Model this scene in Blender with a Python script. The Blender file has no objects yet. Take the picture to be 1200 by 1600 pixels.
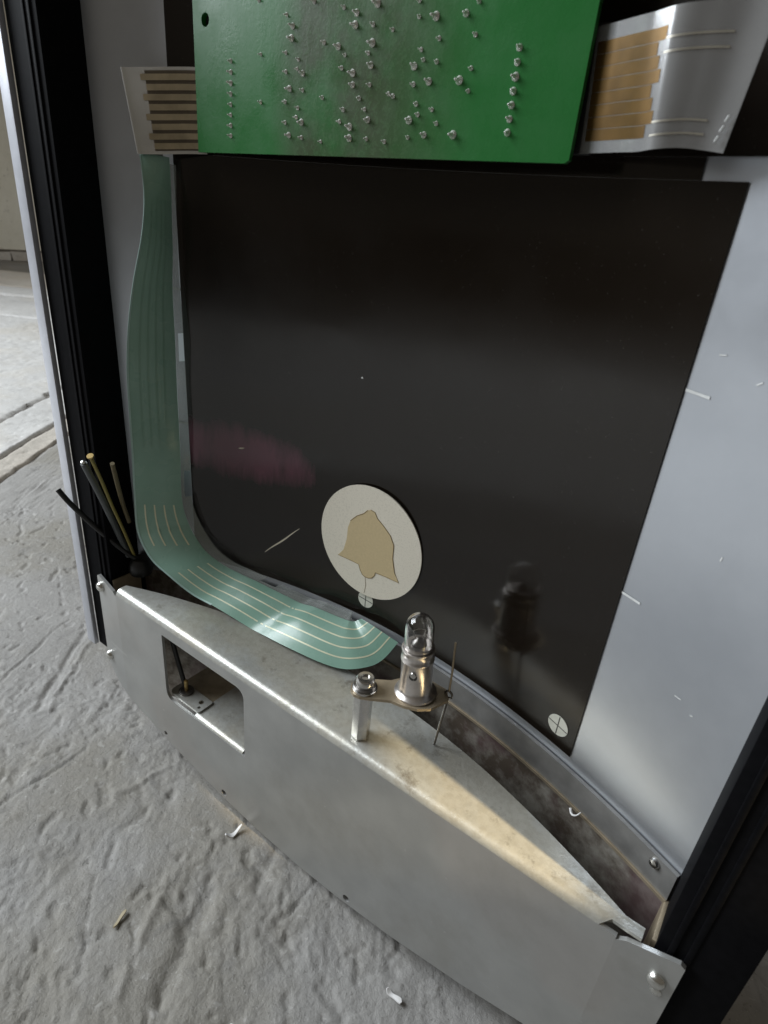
import bpy, bmesh, math, random
import numpy as np
from mathutils import Vector, Matrix

random.seed(7)
rng = np.random.RandomState(11)
scene = bpy.context.scene
col = scene.collection

# ------------------------------------------------------------------ camera
# Plan units: millimetres, x along the panel, y into the panel, z up, measured
# from the lens; FLOOR is the ground below the lens.  W() turns them to metres.
FLOOR = -228.0
def W(p):
    return (p[0] * .001, p[1] * .001, (p[2] - FLOOR) * .001)

cam_d = bpy.data.cameras.new('camera')
cam_o = bpy.data.objects.new('camera', cam_d)
col.objects.link(cam_o)
CX = Vector((0.801, 0.592, 0.0876))
CF = Vector((-0.5007, 0.7438, -0.4428))
CF = (CF - CX * CF.dot(CX) / CX.dot(CX)).normalized(); CX.normalize()
CU = CX.cross(CF)
cam_o.matrix_world = Matrix((
    (CX[0], CU[0], -CF[0], 0), (CX[1], CU[1], -CF[1], 0),
    (CX[2], CU[2], -CF[2], -FLOOR * .001), (0, 0, 0, 1)))
cam_d.sensor_fit = 'VERTICAL'; cam_d.sensor_height = 36; cam_d.lens = 950 / 1600 * 36
cam_d.clip_start = .005; cam_d.clip_end = 60
cam_d.dof.use_dof = True; cam_d.dof.focus_distance = .21; cam_d.dof.aperture_fstop = 28
scene.camera = cam_o

# ------------------------------------------------------------------ light
world = bpy.data.worlds.new('World'); scene.world = world; world.use_nodes = True
wb = world.node_tree.nodes['Background']
wb.inputs[0].default_value = (.80, .71, .58, 1); wb.inputs[1].default_value = .14

def area(name, loc, target, sx, sy, power, color):
    d = bpy.data.lights.new(name, 'AREA'); d.shape = 'RECTANGLE'; d.size = sx; d.size_y = sy
    d.energy = power; d.color = color
    o = bpy.data.objects.new(name, d); col.objects.link(o)
    o.location = loc
    o.rotation_euler = (Vector(target) - Vector(loc)).to_track_quat('-Z', 'Y').to_euler()
    return o
# daylight from an open doorway at the left, in front of the panel
area('doorway_daylight', (-1.24, -.36, .92), (-.15, .1, .1), .9, .9, 32, (.89, .95, 1.0))
# a warm lamp low at the right, grazing past the right-hand frame
sd = bpy.data.lights.new('warm_lamp', 'SPOT'); sd.energy = 26; sd.color = (1.0, .80, .48)
sd.shadow_soft_size = .006; sd.spot_size = math.radians(5.4); sd.spot_blend = .3
so = bpy.data.objects.new('warm_lamp', sd); col.objects.link(so)
so.location = W((387, 66, 190))
so.rotation_euler = (Vector(W((-36, 127, -150))) - so.location).to_track_quat('-Z', 'Y').to_euler()

vs = scene.view_settings
vs.view_transform = 'Standard'; vs.look = 'None'; vs.exposure = 0; vs.gamma = 1
vs.use_curve_mapping = False
scene.render.engine = 'CYCLES'
scene.cycles.max_bounces = 10; scene.cycles.transparent_max_bounces = 16
scene.cycles.caustics_refractive = False; scene.cycles.caustics_reflective = False

# ------------------------------------------------------------------ materials
class NT:
    def __init__(s, name):
        s.m = bpy.data.materials.new(name); s.m.use_nodes = True
        s.t = s.m.node_tree; s.n = s.t.nodes; s.l = s.t.links
        s.b = s.n['Principled BSDF']; s.out = s.n['Material Output']
        g = s.n.new('ShaderNodeNewGeometry'); s.pos = g.outputs['Position']
    def set(s, **k):
        for a, v in k.items():
            i = s.b.inputs[a.replace('_', ' ')]
            if hasattr(v, 'is_linked'): s.l.new(v, i)
            elif isinstance(v, tuple) and len(v) == 3: i.default_value = (*v, 1)
            else: i.default_value = v
        return s
    def noise(s, scale, detail=4, rough=.55, vec=None, stretch=None, dist=0):
        v = vec or s.pos
        if stretch:
            mp = s.n.new('ShaderNodeMapping'); mp.inputs['Scale'].default_value = stretch
            s.l.new(v, mp.inputs[0]); v = mp.outputs[0]
        n = s.n.new('ShaderNodeTexNoise'); n.inputs['Scale'].default_value = scale
        n.inputs['Detail'].default_value = detail; n.inputs['Roughness'].default_value = rough
        n.inputs['Distortion'].default_value = dist
        s.l.new(v, n.inputs['Vector']); return n.outputs['Fac']
    def ramp(s, fac, stops):
        r = s.n.new('ShaderNodeValToRGB'); e = r.color_ramp.elements
        while len(e) < len(stops): e.new(.5)
        for k, (p, c) in enumerate(stops):
            e[k].position = p; e[k].color = (*c, 1) if isinstance(c, tuple) else (c, c, c, 1)
        s.l.new(fac, r.inputs[0]); return r.outputs[0]
    def mix(s, fac, a, b, mode='MIX'):
        m = s.n.new('ShaderNodeMix'); m.data_type = 'RGBA'; m.blend_type = mode
        for i, v in ((0, fac), (6, a), (7, b)):
            if hasattr(v, 'is_linked'): s.l.new(v, m.inputs[i])
            elif i == 0: m.inputs[0].default_value = v
            else: m.inputs[i].default_value = (*v, 1) if isinstance(v, tuple) else (v, v, v, 1)
        return m.outputs[2]
    def math(s, op, a, b=0.0, clamp=False):
        m = s.n.new('ShaderNodeMath'); m.operation = op; m.use_clamp = clamp
        for i, v in ((0, a), (1, b)):
            if hasattr(v, 'is_linked'): s.l.new(v, m.inputs[i])
            else: m.inputs[i].default_value = v
        return m.outputs[0]
    def xyz(s):
        x = s.n.new('ShaderNodeSeparateXYZ'); s.l.new(s.pos, x.inputs[0]); return x.outputs
    def bump(s, h, strength=.3, dist=.0004):
        b = s.n.new('ShaderNodeBump'); b.inputs['Strength'].default_value = strength
        b.inputs['Distance'].default_value = dist
        s.l.new(h, b.inputs['Height']); s.l.new(b.outputs[0], s.b.inputs['Normal']); return s
    def see_through(s, amount):
        t = s.n.new('ShaderNodeBsdfTransparent'); mx = s.n.new('ShaderNodeMixShader')
        if hasattr(amount, 'is_linked'): s.l.new(amount, mx.inputs[0])
        else: mx.inputs[0].default_value = amount
        s.l.new(s.b.outputs[0], mx.inputs[1]); s.l.new(t.outputs[0], mx.inputs[2])
        s.l.new(mx.outputs[0], s.out.inputs[0]); return s

M = {}
def plain(name, colr, rough=.5, metal=0.0, var=.12, scale=300, bump=0):
    t = NT(name)
    n = t.noise(scale, 5)
    c = t.mix(t.ramp(n, [(.3, 0.0), (.7, 1.0)]), tuple(x * (1 - var) for x in colr), tuple(min(1, x * (1 + var)) for x in colr))
    t.set(Base_Color=c, Roughness=rough, Metallic=metal)
    if bump: t.bump(n, bump)
    M[name] = t.m; return t

# anodised aluminium back plate, cool grey with handling marks
t = NT('aluminium')
sm = t.noise(38, 5, .6); fine = t.noise(900, 3, .6, stretch=(1, 1, .25))
t.set(Base_Color=t.mix(t.ramp(sm, [(.35, 0.), (.7, 1.)]), (.52, .55, .60), (.585, .615, .665)), Metallic=.82,
      Roughness=t.ramp(sm, [(.3, .29), (.7, .35)]))
M['aluminium'] = t.m

# glossy black printed film, one ragged purplish patch and faint dust
t = NT('black_film')
X, Y, Z = t.xyz()
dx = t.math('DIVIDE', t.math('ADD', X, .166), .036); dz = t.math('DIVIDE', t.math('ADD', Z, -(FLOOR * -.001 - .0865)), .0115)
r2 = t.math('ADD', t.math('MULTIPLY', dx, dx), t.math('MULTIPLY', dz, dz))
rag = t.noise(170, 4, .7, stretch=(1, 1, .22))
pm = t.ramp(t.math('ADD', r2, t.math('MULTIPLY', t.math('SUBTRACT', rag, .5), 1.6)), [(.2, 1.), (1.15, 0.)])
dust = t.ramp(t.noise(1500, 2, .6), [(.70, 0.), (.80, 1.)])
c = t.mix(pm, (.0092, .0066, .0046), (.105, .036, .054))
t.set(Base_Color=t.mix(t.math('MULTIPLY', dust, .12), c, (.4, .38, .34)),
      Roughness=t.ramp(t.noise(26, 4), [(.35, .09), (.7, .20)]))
t.b.inputs['IOR'].default_value = 1.42
t.bump(t.noise(60, 2), .03, .0006); M['black_film'] = t.m

plain('frame_black', (.006, .006, .007), .6, 0, .2, 500, .03).b.inputs['Specular IOR Level'].default_value = .03
plain('frame_lip', (.62, .64, .70), .35, .35, .08, 200)
# galvanised sheet of the cover
t = NT('zinc_sheet')
n1 = t.noise(45, 5, .6); n2 = t.noise(1300, 3, .7); n3 = t.noise(15, 3)
c = t.mix(t.ramp(n1, [(.35, 0.), (.7, 1.)]), (.48, .485, .475), (.58, .585, .57))
c = t.mix(t.math('MULTIPLY', t.ramp(n3, [(.56, 0.), (.66, 1.)]), .25), c, (.56, .50, .46))
speck = t.ramp(t.noise(260, 2, .5), [(.735, 0.), (.76, 1.)])
scr = t.ramp(t.noise(160, 2, .5, stretch=(.10, 1, 1.2), dist=.5), [(.69, 0.), (.715, 1.)])
c = t.mix(t.math('MULTIPLY', scr, .22), c, (.75, .75, .73))
grime = t.ramp(t.noise(24, 6, .7), [(.52, 0.), (.72, 1.)])
c = t.mix(t.math('MULTIPLY', grime, .3), c, (.30, .28, .24))
t.set(Base_Color=t.mix(t.math('MULTIPLY', speck, .3), c, (.8, .8, .78)), Metallic=.75,
      Roughness=t.ramp(t.mix(.4, n1, n2), [(.3, .36), (.7, .5)]))
t.bump(n2, .12, .00012); M['zinc_sheet'] = t.m
# yellow passivated flange: shinier, blotchy
t = NT('flange_sheet')
n1 = t.noise(55, 5, .6, stretch=(.5, 1, 1)); n2 = t.noise(1500, 3, .75); n4 = t.noise(28, 4, .6)
c = t.mix(t.ramp(n1, [(.35, 0.), (.68, 1.)]), (.47, .475, .45), (.60, .60, .56))
c = t.mix(t.math('MULTIPLY', t.ramp(n4, [(.5, 0.), (.62, 1.)]), .4), c, (.58, .52, .40))
mot = t.ramp(t.noise(420, 5, .7), [(.42, 0.), (.60, 1.)])
c = t.mix(t.math('MULTIPLY', mot, .24), c, (.30, .265, .19))
dirt = t.math('MULTIPLY', t.ramp(t.noise(120, 6, .75), [(.57, 0.), (.70, 1.)]), .6)
c = t.mix(dirt, c, (.16, .13, .09))
t.set(Base_Color=c, Metallic=.8, Roughness=t.ramp(t.mix(.5, n1, n2), [(.3, .30), (.7, .44)]))
t.bump(t.mix(.6, n2, t.noise(500, 4)), .35, .00018); t.b.inputs['Metallic'].default_value = .5; t.n['Bump'].inputs['Strength'].default_value = .5; t.n['Bump'].inputs['Distance'].default_value = .0003; M['flange_sheet'] = t.m
# grubby metal below the rail
t = NT('dirty_metal')
n1 = t.noise(90, 6, .7); n2 = t.noise(35, 4, .6)
c = t.mix(t.ramp(n1, [(.4, 0.), (.62, 1.)]), (.14, .11, .085), (.42, .39, .34))
c = t.mix(t.math('MULTIPLY', t.ramp(n2, [(.52, 0.), (.62, 1.)]), .6), c, (.17, .10, .11))
t.set(Base_Color=c, Metallic=.35, Roughness=.5).bump(n1, .5, .0006); M['dirty_metal'] = t.m
plain('rail_metal', (.27, .265, .255), .5, .5, .22, 120, .1)
plain('tan_metal', (.46, .38, .27), .42, .6, .22, 160, .15)
plain('steel', (.60, .59, .57), .24, 1, .1, 400)
plain('steel_dark', (.22, .21, .20), .35, .9, .3, 400, .1)
plain('nickel_socket', (.64, .60, .57), .28, .9, .25, 260, .12)
plain('brass', (.62, .46, .20), .32, .9, .2, 300)
plain('screw_plated', (.72, .72, .69), .25, 1, .1, 500)
# printed circuit board: lacquer over copper seen through as a browner field
t = NT('board_green')
X, Y, Z = t.xyz()
band = t.math('MULTIPLY', t.ramp(t.math('MULTIPLY', t.math('ADD', X, .2), 5), [(.28, 0.), (.34, 1.)]),
              t.ramp(t.math('MULTIPLY', t.math('ADD', X, .2), 5), [(.46, 1.), (.60, 0.)]))
blot = t.ramp(t.noise(55, 4, .6), [(.34, .3), (.56, 1.)])
c = t.mix(t.math('MULTIPLY', t.math('MULTIPLY', band, blot), .85), (.022, .150, .034), (.058, .072, .038))
tr = t.n.new('ShaderNodeTexWave'); tr.wave_type = 'BANDS'; tr.bands_direction = 'X'
tr.inputs['Scale'].default_value = 95; tr.inputs['Distortion'].default_value = 6; tr.inputs['Detail'].default_value = 1
tr.inputs['Detail Scale'].default_value = 12
t.l.new(t.pos, tr.inputs[0])
trm = t.math('MULTIPLY', t.ramp(tr.outputs['Fac'], [(.80, 0.), (.92, 1.)]), t.math('MULTIPLY', band, .25))
c = t.mix(trm, c, (.10, .20, .09))
t.set(Base_Color=c, Roughness=t.ramp(t.noise(120, 4), [(.3, .22), (.7, .34)]))
t.bump(t.mix(.5, tr.outputs['Fac'], t.noise(300, 3)), .06, .0002); t.b.inputs['Specular IOR Level'].default_value = .3; M['board_green'] = t.m
plain('board_edge', (.22, .27, .11), .6, 0, .15, 300)
plain('solder', (.86, .85, .82), .2, .4, .08, 700)
# lacquered flat cable
t = NT('cable_green')
n = t.noise(45, 4)
c = t.mix(t.ramp(n, [(.3, 0.), (.7, 1.)]), (.255, .45, .355), (.33, .53, .435))
t.set(Base_Color=c, Roughness=t.ramp(t.noise(70, 3), [(.3, .2), (.7, .36)]))
t.b.inputs['Coat Weight'].default_value = .25; t.b.inputs['Coat Roughness'].default_value = .26
t.bump(t.noise(120, 2), .12, .0006).see_through(.17); M['cable_green'] = t.m
t = plain('cable_trace', (.72, .72, .52), .35, .1, .08, 300)
plain('cable_edge_lit', (.42, .60, .56), .3, 0, .05, 300)  # paler than the cable: light caught along its edge, put in as colour
plain('cable_streak', (.050, .135, .085), .3, 0, .1, 300)
t = plain('clear_film', (.40, .43, .41), .18, 0, .1, 80); t.see_through(.62)
t.b.inputs['Coat Weight'].default_value = .6
t = plain('flap_film', (.74, .73, .71), .18, .55, .08, 120); t.see_through(.08)
t = plain('tail_film', (.46, .46, .46), .20, .35, .12, 90); t.see_through(.42)
t.b.inputs['Coat Weight'].default_value = .8; t.b.inputs['Coat Roughness'].default_value = .1
plain('tinned_lead', (.46, .38, .26), .3, .55, .2, 200)
plain('backing_brown', (.10, .075, .05), .5, 0, .2, 200)
plain('pale_lead', (.52, .49, .42), .3, .5, .12, 200)
plain('copper_lead', (.15, .085, .024), .34, .55, .18, 200)
# bell sign
t = NT('disc_cream')
sp = t.ramp(t.noise(1700, 2, .5), [(.52, 0.), (.66, 1.)])
t.set(Base_Color=t.mix(t.math('MULTIPLY', sp, .22), (.78, .73, .62), (.42, .39, .31)), Roughness=.6)
t.bump(t.noise(1700, 2), .2, .0002); M['disc_cream'] = t.m
plain('bell_tan', (.60, .48, .28), .6, 0, .05, 1200)
plain('bell_line', (.24, .16, .06), .6)
plain('disc_white', (.66, .66, .58), .5, 0, .08, 500)
plain('line_dark', (.05, .05, .045), .5)
plain('scribe', (.68, .69, .68), .5)
plain('fleck', (.62, .56, .45), .6)
plain('cable_black', (.012, .012, .013), .42, 0, .2, 500)
plain('cable_grey', (.085, .095, .10), .4, 0, .12, 500)
plain('cable_yellow', (.30, .25, .06), .42, 0, .15, 500)
plain('cable_tan', (.17, .135, .07), .5, 0, .15, 500)
plain('straw', (.50, .43, .29), .6)
plain('white_chip', (.78, .77, .76), .5)
g = NT('bulb_glass'); g.set(Base_Color=(.93, .92, .91), Roughness=.015, Transmission_Weight=1.0)
g.b.inputs['IOR'].default_value = 1.47; M['bulb_glass'] = g.m

# riven stone
def stone(name, a, b, tint):
    t = NT(name)
    n1 = t.noise(14, 6, .62); n2 = t.noise(8, 5, .65); n3 = t.noise(520, 6, .75)
    n4 = t.noise(75, 6, .7, stretch=(1, .8, 1), dist=1.2); n5 = t.noise(190, 4, .6, dist=.6)
    c = t.mix(t.ramp(n1, [(.3, 0.), (.7, 1.)]), a, b)
    c = t.mix(t.math('MULTIPLY', t.ramp(n2, [(.47, 0.), (.60, 1.)]), .75), c, tint)
    c = t.mix(t.math('MULTIPLY', t.ramp(n4, [(.54, 0.), (.68, 1.)]), .45), c, tuple(x * .58 for x in a))
    c = t.mix(t.math('MULTIPLY', t.ramp(n5, [(.60, 0.), (.70, 1.)]), .40), c, tuple(min(1, x * 1.5) for x in b))
    c = t.mix(t.math('MULTIPLY', t.ramp(n5, [(.28, 1.), (.38, 0.)]), .45), c, tuple(x * .5 for x in tint))
    spk = t.ramp(t.noise(1100, 2), [(.66, 0.), (.72, 1.)])
    c = t.mix(t.math('MULTIPLY', spk, .35), c, (.6, .58, .55))
    drk = t.ramp(t.noise(700, 3, .6), [(.28, 1.), (.36, 0.)])
    c = t.mix(t.math('MULTIPLY', drk, .5), c, (.07, .065, .055))
    t.set(Base_Color=c, Roughness=t.ramp(n3, [(.3, .46), (.7, .78)]))
    t.bump(t.mix(.35, n3, t.mix(.5, n4, n5)), .9, .0011); M[name] = t.m
stone('stone_grey', (.300, .290, .276), (.372, .361, .346), (.265, .246, .208))
stone('stone_pale', (.52, .51, .495), (.64, .63, .61), (.56, .53, .48))
stone('stone_tan', (.44, .40, .35), (.55, .51, .45), (.48, .42, .35))
stone('mortar', (.16, .15, .14), (.24, .22, .20), (.18, .16, .13))
t = NT('plaster')
n1 = t.noise(9, 6, .65); n2 = t.noise(60, 5)
c = t.mix(t.ramp(n1, [(.35, 0.), (.65, 1.)]), (.74, .70, .58), (.84, .80, .69))
c = t.mix(t.math('MULTIPLY', t.ramp(n2, [(.6, 0.), (.7, 1.)]), .4), c, (.30, .27, .21))
t.set(Base_Color=c, Roughness=.8).bump(n2, .4, .004); M['plaster'] = t.m

# ------------------------------------------------------------------ helpers
ORG = {}
def root(name, loc, label, cat, group=None):
    o = bpy.data.objects.new(name, None); col.objects.link(o); o.empty_display_size = .01
    o.location = W(loc); ORG[o] = Vector(W(loc)); o['label'] = label; o['category'] = cat
    if group: o['group'] = group
    return o
def origin(o):
    while o is not None:
        if o in ORG: return ORG[o]
        o = o.parent
    return Vector((0, 0, 0))
def obj(name, verts, faces, mat, parent=None, base=None, smooth=False, label=None, cat=None, group=None, kind=None, angle=35):
    me = bpy.data.meshes.new(name)
    og = origin(parent) if parent else (Vector(W(base)) if base else Vector((0, 0, 0)))
    me.from_pydata([tuple(Vector(W(v)) - og) for v in verts], [], faces)
    bm = bmesh.new(); bm.from_mesh(me); bmesh.ops.recalc_face_normals(bm, faces=bm.faces)
    if smooth:
        for f in bm.faces: f.smooth = True
        for e in bm.edges:
            if len(e.link_faces) == 2 and e.calc_face_angle() > math.radians(angle): e.smooth = False
    bm.to_mesh(me); bm.free()
    o = bpy.data.objects.new(name, me); col.objects.link(o)
    me.materials.append(M[mat])
    if parent: o.parent = parent
    elif base: o.location = og; ORG[o] = og
    for k, v in (('label', label), ('category', cat), ('group', group), ('kind', kind)):
        if v: o[k] = v
    return o
class MB:
    """collects vertices (plan mm) and faces of ONE piece"""
    def __init__(s): s.v = []; s.f = []
    def add(s, vs, fs):
        k = len(s.v); s.v += [tuple(p) for p in vs]; s.f += [tuple(i + k for i in q) for q in fs]; return s
    def box(s, x0, x1, y0, y1, z0, z1, c=0.0):
        if c <= 0:
            vs_ = [(x, y, z) for z in (z0, z1) for y in (y0, y1) for x in (x0, x1)]
            return s.add(vs_, [(0, 2, 3, 1), (4, 5, 7, 6), (0, 1, 5, 4), (2, 6, 7, 3), (0, 4, 6, 2), (1, 3, 7, 5)])
        bm = bmesh.new(); bmesh.ops.create_cube(bm, size=1)
        for v in bm.verts: v.co = Vector(((x0 + x1) / 2 + v.co.x * (x1 - x0), (y0 + y1) / 2 + v.co.y * (y1 - y0), (z0 + z1) / 2 + v.co.z * (z1 - z0)))
        bmesh.ops.bevel(bm, geom=list(bm.edges), offset=c, segments=2, affect='EDGES', profile=.6)
        bm.verts.index_update()
        s.add([tuple(v.co) for v in bm.verts], [tuple(v.index for v in f.verts) for f in bm.faces]); bm.free(); return s
    def lathe(s, prof, base, axis=(0, 0, 1), n=24, caps=True):
        """prof: (radius, height) pairs along axis from base"""
        a = Vector(axis).normalized(); u = a.orthogonal().normalized(); w = a.cross(u); b = Vector(base)
        vs_ = [b + a * h + (u * math.cos(2 * math.pi * k / n) + w * math.sin(2 * math.pi * k / n)) * r for r, h in prof for k in range(n)]
        fs = [(i * n + k, i * n + (k + 1) % n, (i + 1) * n + (k + 1) % n, (i + 1) * n + k) for i in range(len(prof) - 1) for k in range(n)]
        if caps: fs += [tuple(range(n))[::-1], tuple((len(prof) - 1) * n + k for k in range(n))]
        return s.add(vs_, fs)
    def tube(s, pts, r, n=10, r1=None):
        P = [Vector(p) for p in pts]; up = Vector((.3, .2, .93)); rings = []
        for i, p in enumerate(P):
            d = (P[min(i + 1, len(P) - 1)] - P[max(i - 1, 0)]).normalized()
            u = d.cross(up).normalized(); w = d.cross(u)
            rr = r if r1 is None else r + (r1 - r) * i / (len(P) - 1)
            rings += [p + (u * math.cos(2 * math.pi * k / n) + w * math.sin(2 * math.pi * k / n)) * rr for k in range(n)]
        fs = [(i * n + k, i * n + (k + 1) % n, (i + 1) * n + (k + 1) % n, (i + 1) * n + k) for i in range(len(P) - 1) for k in range(n)]
        fs += [tuple(range(n)), tuple((len(P) - 1) * n + k for k in range(n))]
        return s.add(rings, fs)
    def shell(s, G, off):
        """closed sheet from a grid G[i][j] of points, thickened by vector/func off(p,n)"""
        n, m = len(G), len(G[0])
        A = np.array(G, float); du = np.gradient(A, axis=0); dv = np.gradient(A, axis=1)
        N = np.cross(du, dv); N /= np.maximum(np.linalg.norm(N, axis=2, keepdims=True), 1e-9)
        B = A + N * off
        idx = lambda i, j: i * m + j
        vs_ = [tuple(p) for p in A.reshape(-1, 3)] + [tuple(p) for p in B.reshape(-1, 3)]; o = n * m
        fs = []
        for i in range(n - 1):
            for j in range(m - 1):
                q = (idx(i, j), idx(i + 1, j), idx(i + 1, j + 1), idx(i, j + 1))
                fs.append(q); fs.append(tuple(o + k for k in q[::-1]))
        for i in range(n - 1):
            for j in (0, m - 1): fs.append((idx(i, j), idx(i + 1, j), o + idx(i + 1, j), o + idx(i, j)))
        for j in range(m - 1):
            for i in (0, n - 1): fs.append((idx(i, j), idx(i, j + 1), o + idx(i, j + 1), o + idx(i, j)))
        return s.add(vs_, fs)
    def build(s, name, mat, parent=None, **k): return obj(name, s.v, s.f, mat, parent, **k)

def catmull(P, n):
    """n points along a smooth curve through P"""
    P = np.array(P, float); k = len(P)
    t = np.linspace(0, k - 1, n); out = []
    for a in t:
        i = min(int(a), k - 2); u = a - i
        p0, p1, p2, p3 = P[max(i - 1, 0)], P[i], P[i + 1], P[min(i + 2, k - 1)]
        out.append(.5 * (2 * p1 + (p2 - p0) * u + (2 * p0 - 5 * p1 + 4 * p2 - p3) * u * u + (3 * p1 - p0 - 3 * p2 + p3) * u ** 3))
    return np.array(out)

def flat_poly(outer, holes, place, thick):
    """polygon with holes -> (verts, faces) of a closed plate; place(a, b, d) gives the 3D point at depth d"""
    cu = bpy.data.curves.new('tmp', 'CURVE'); cu.dimensions = '2D'; cu.fill_mode = 'BOTH'
    for loop in [outer] + list(holes):
        sp = cu.splines.new('POLY'); sp.points.add(len(loop) - 1); sp.use_cyclic_u = True
        for p, q in zip(sp.points, loop): p.co = (q[0], q[1], 0, 1)
    cu.extrude = .5
    o = bpy.data.objects.new('tmp', cu); col.objects.link(o)
    dg = bpy.context.evaluated_depsgraph_get(); me = bpy.data.meshes.new_from_object(o.evaluated_get(dg))
    bm = bmesh.new(); bm.from_mesh(me); bmesh.ops.remove_doubles(bm, verts=bm.verts, dist=1e-4)
    bm.verts.index_update()
    v = [place(p.co.x, p.co.y, thick * (p.co.z + .5)) for p in bm.verts]
    f = [tuple(q.index for q in c.verts) for c in bm.faces]
    bm.free(); bpy.data.objects.remove(o); bpy.data.curves.remove(cu); bpy.data.meshes.remove(me)
    return v, f
def rrect(x0, x1, z0, z1, r, n=5):
    """corner radii r = (bl, br, tr, tl)"""
    out = []
    for (cx, cz, a0, rr) in ((x0, z0, 180, r[0]), (x1, z0, 270, r[1]), (x1, z1, 0, r[2]), (x0, z1, 90, r[3])):
        ox = cx + rr * (1 if cx == x0 else -1); oz = cz + rr * (1 if cz == z0 else -1)
        for k in range(n + 1):
            a = math.radians(a0 + 90 * k / n); out.append((ox + rr * math.cos(a), oz + rr * math.sin(a)))
    return out
def circle(x, z, r, n=14): return [(x + r * math.cos(2 * math.pi * k / n), z + r * math.sin(2 * math.pi * k / n)) for k in range(n)]

Y0, K, XC = 154.5, .00205, -100.0
def arc(x): return Y0 - K * (x - XC) ** 2          # the curved back plate
def on_arc(x, z, off=0.0):
    sl = -2 * K * (x - XC); l = math.hypot(1, sl)
    return (x + off * sl / l, arc(x) - off / l, z)  # off = towards the viewer

# smooth lattice noise
def vnoise(x, y, seed):
    xi = np.floor(x).astype(int); yi = np.floor(y).astype(int); fx = x - xi; fy = y - yi
    fx = fx * fx * fx * (fx * (fx * 6 - 15) + 10); fy = fy * fy * fy * (fy * (fy * 6 - 15) + 10)
    def h(a, b):
        n = (a * 374761393 + b * 668265263 + seed * 1274126177) & 0xffffffff
        n = ((n ^ (n >> 13)) * 1103515245) & 0xffffffff
        n = ((n ^ (n >> 16)) * 2246822519) & 0xffffffff
        return ((n ^ (n >> 15)) & 0xffff) / 65535.0
    return (h(xi, yi) * (1 - fx) + h(xi + 1, yi) * fx) * (1 - fy) + (h(xi, yi + 1) * (1 - fx) + h(xi + 1, yi + 1) * fx) * fy
def fbm(x, y, seed, oct=4):
    s = np.zeros_like(x); a = 1.0; t = 0
    for k in range(oct):
        s += a * vnoise(x, y, seed + k * 17); t += a; a *= .5; x = x * 2.03 + 5.1; y = y * 2.03 + 3.7
    return s / t

# ------------------------------------------------------------------ the setting: stone floor and wall
# slab coordinates: v runs away to the left across the joints, u along them
DV = np.array((-.815, -.58)); DU = np.array((-.58, .815))
floor = obj('floor', [(-9000, -9000, FLOOR - 4), (9000, -9000, FLOOR - 4), (9000, 9000, FLOOR - 4), (-9000, 9000, FLOOR - 4)],
            [(0, 1, 2, 3)], 'mortar', kind='structure')
def floor_height(u, v):
    wu = u + 8 * (vnoise(u / 14, v / 14, 5) - .5); wv = v + 8 * (vnoise(u / 14, v / 14, 9) - .5)
    h = 2.4 * (fbm(u / 130, v / 95, 1, 2) - .5)
    patch = np.clip((fbm(u / 45, v / 38, 77, 2) - .44) / .22, .10, 1)              # calm areas and busy areas
    for (fu, fv, sd_, nst, st) in ((42, 24, 21, 9, .26), (13, 7.5, 39, 7, .22)):     # riven layers: flat treads, sharp little steps
        q = fbm(wu / fu, wv / fv, sd_, 4) * nst; fr = q - np.floor(q)
        e = np.clip((fr - .95) / .05, 0, 1)
        h += st * patch * (np.floor(q) + e - nst / 2)
    rg = 1 - np.abs(2 * fbm(wu / 6.5, wv / 3.4, 33, 3) - 1)
    h += .48 * patch * (rg ** 2 - .5)
    rg = 1 - np.abs(2 * fbm(wv / 5.5, wu / 3.8, 34, 2) - 1)
    h -= .40 * np.clip((rg - .80) / .2, 0, 1) * patch
    h += .16 * (fbm(u / 1.9, v / 1.6, 35, 2) - .5)
    p = fbm(wu / 7, wv / 5, 44, 2)
    h -= .8 * np.clip((p - .72) / .06, 0, 1)                     # pits
    for sd_, lev in ((57, .62), (58, .58)):
        q = fbm(wu / 13, wv / 6.5, sd_, 2)
        rd = np.clip(1 - np.abs(q - lev) / .014, 0, 1)
        h -= .38 * rd * np.clip((fbm(u / 22, v / 22, sd_ + 6, 2) - .5) / .05, 0, 1)   # curled chisel dents
    for (u0, v0, u1, v1, w, d) in ((140, 64, 103, 66, 1.6, .9), (141, 47, 103, 53, 3.2, -1.6), (235, 179, 288, 170, .7, -1.1),
                                   (277, 156, 218, 152, 1.6, -1.2), (272, 150, 222, 147, 1.2, .8), (218, 146, 227, 124, 1.1, .8),
                                   (120, 118, 96, 130, 1.6, -1.0), (175, 96, 190, 80, 1.5, .9), (300, 230, 260, 262, 1.2, -1.0),
                                   (330, 120, 290, 128, 1.4, -.9), (210, 240, 262, 196, .55, -1.2), (150, 150, 196, 118, .5, -1.1), (196, 118, 236, 120, .5, -1.1), (300, 180, 345, 205, .6, -1.2), (128, 20, 160, -6, .6, -1.0), (118, 84, 150, 92, .5, -.9), (180, 20, 140, 30, 2.0, -.9), (230, 60, 205, 92, 1.5, -.9)):
        a = np.array((u0, v0), float); b = np.array((u1, v1), float); L = ((b - a) ** 2).sum()
        t = np.clip(((u - a[0]) * (b - a)[0] + (v - a[1]) * (b - a)[1]) / L, 0, 1)
        wob = 2.2 * (vnoise(u / 9, v / 9, 71) - .5)
        d2 = (u - a[0] - t * (b - a)[0] + wob) ** 2 + (v - a[1] - t * (b - a)[1] + wob) ** 2
        h += d * np.exp(-d2 / (w * w))
    return .88 * h
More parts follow.
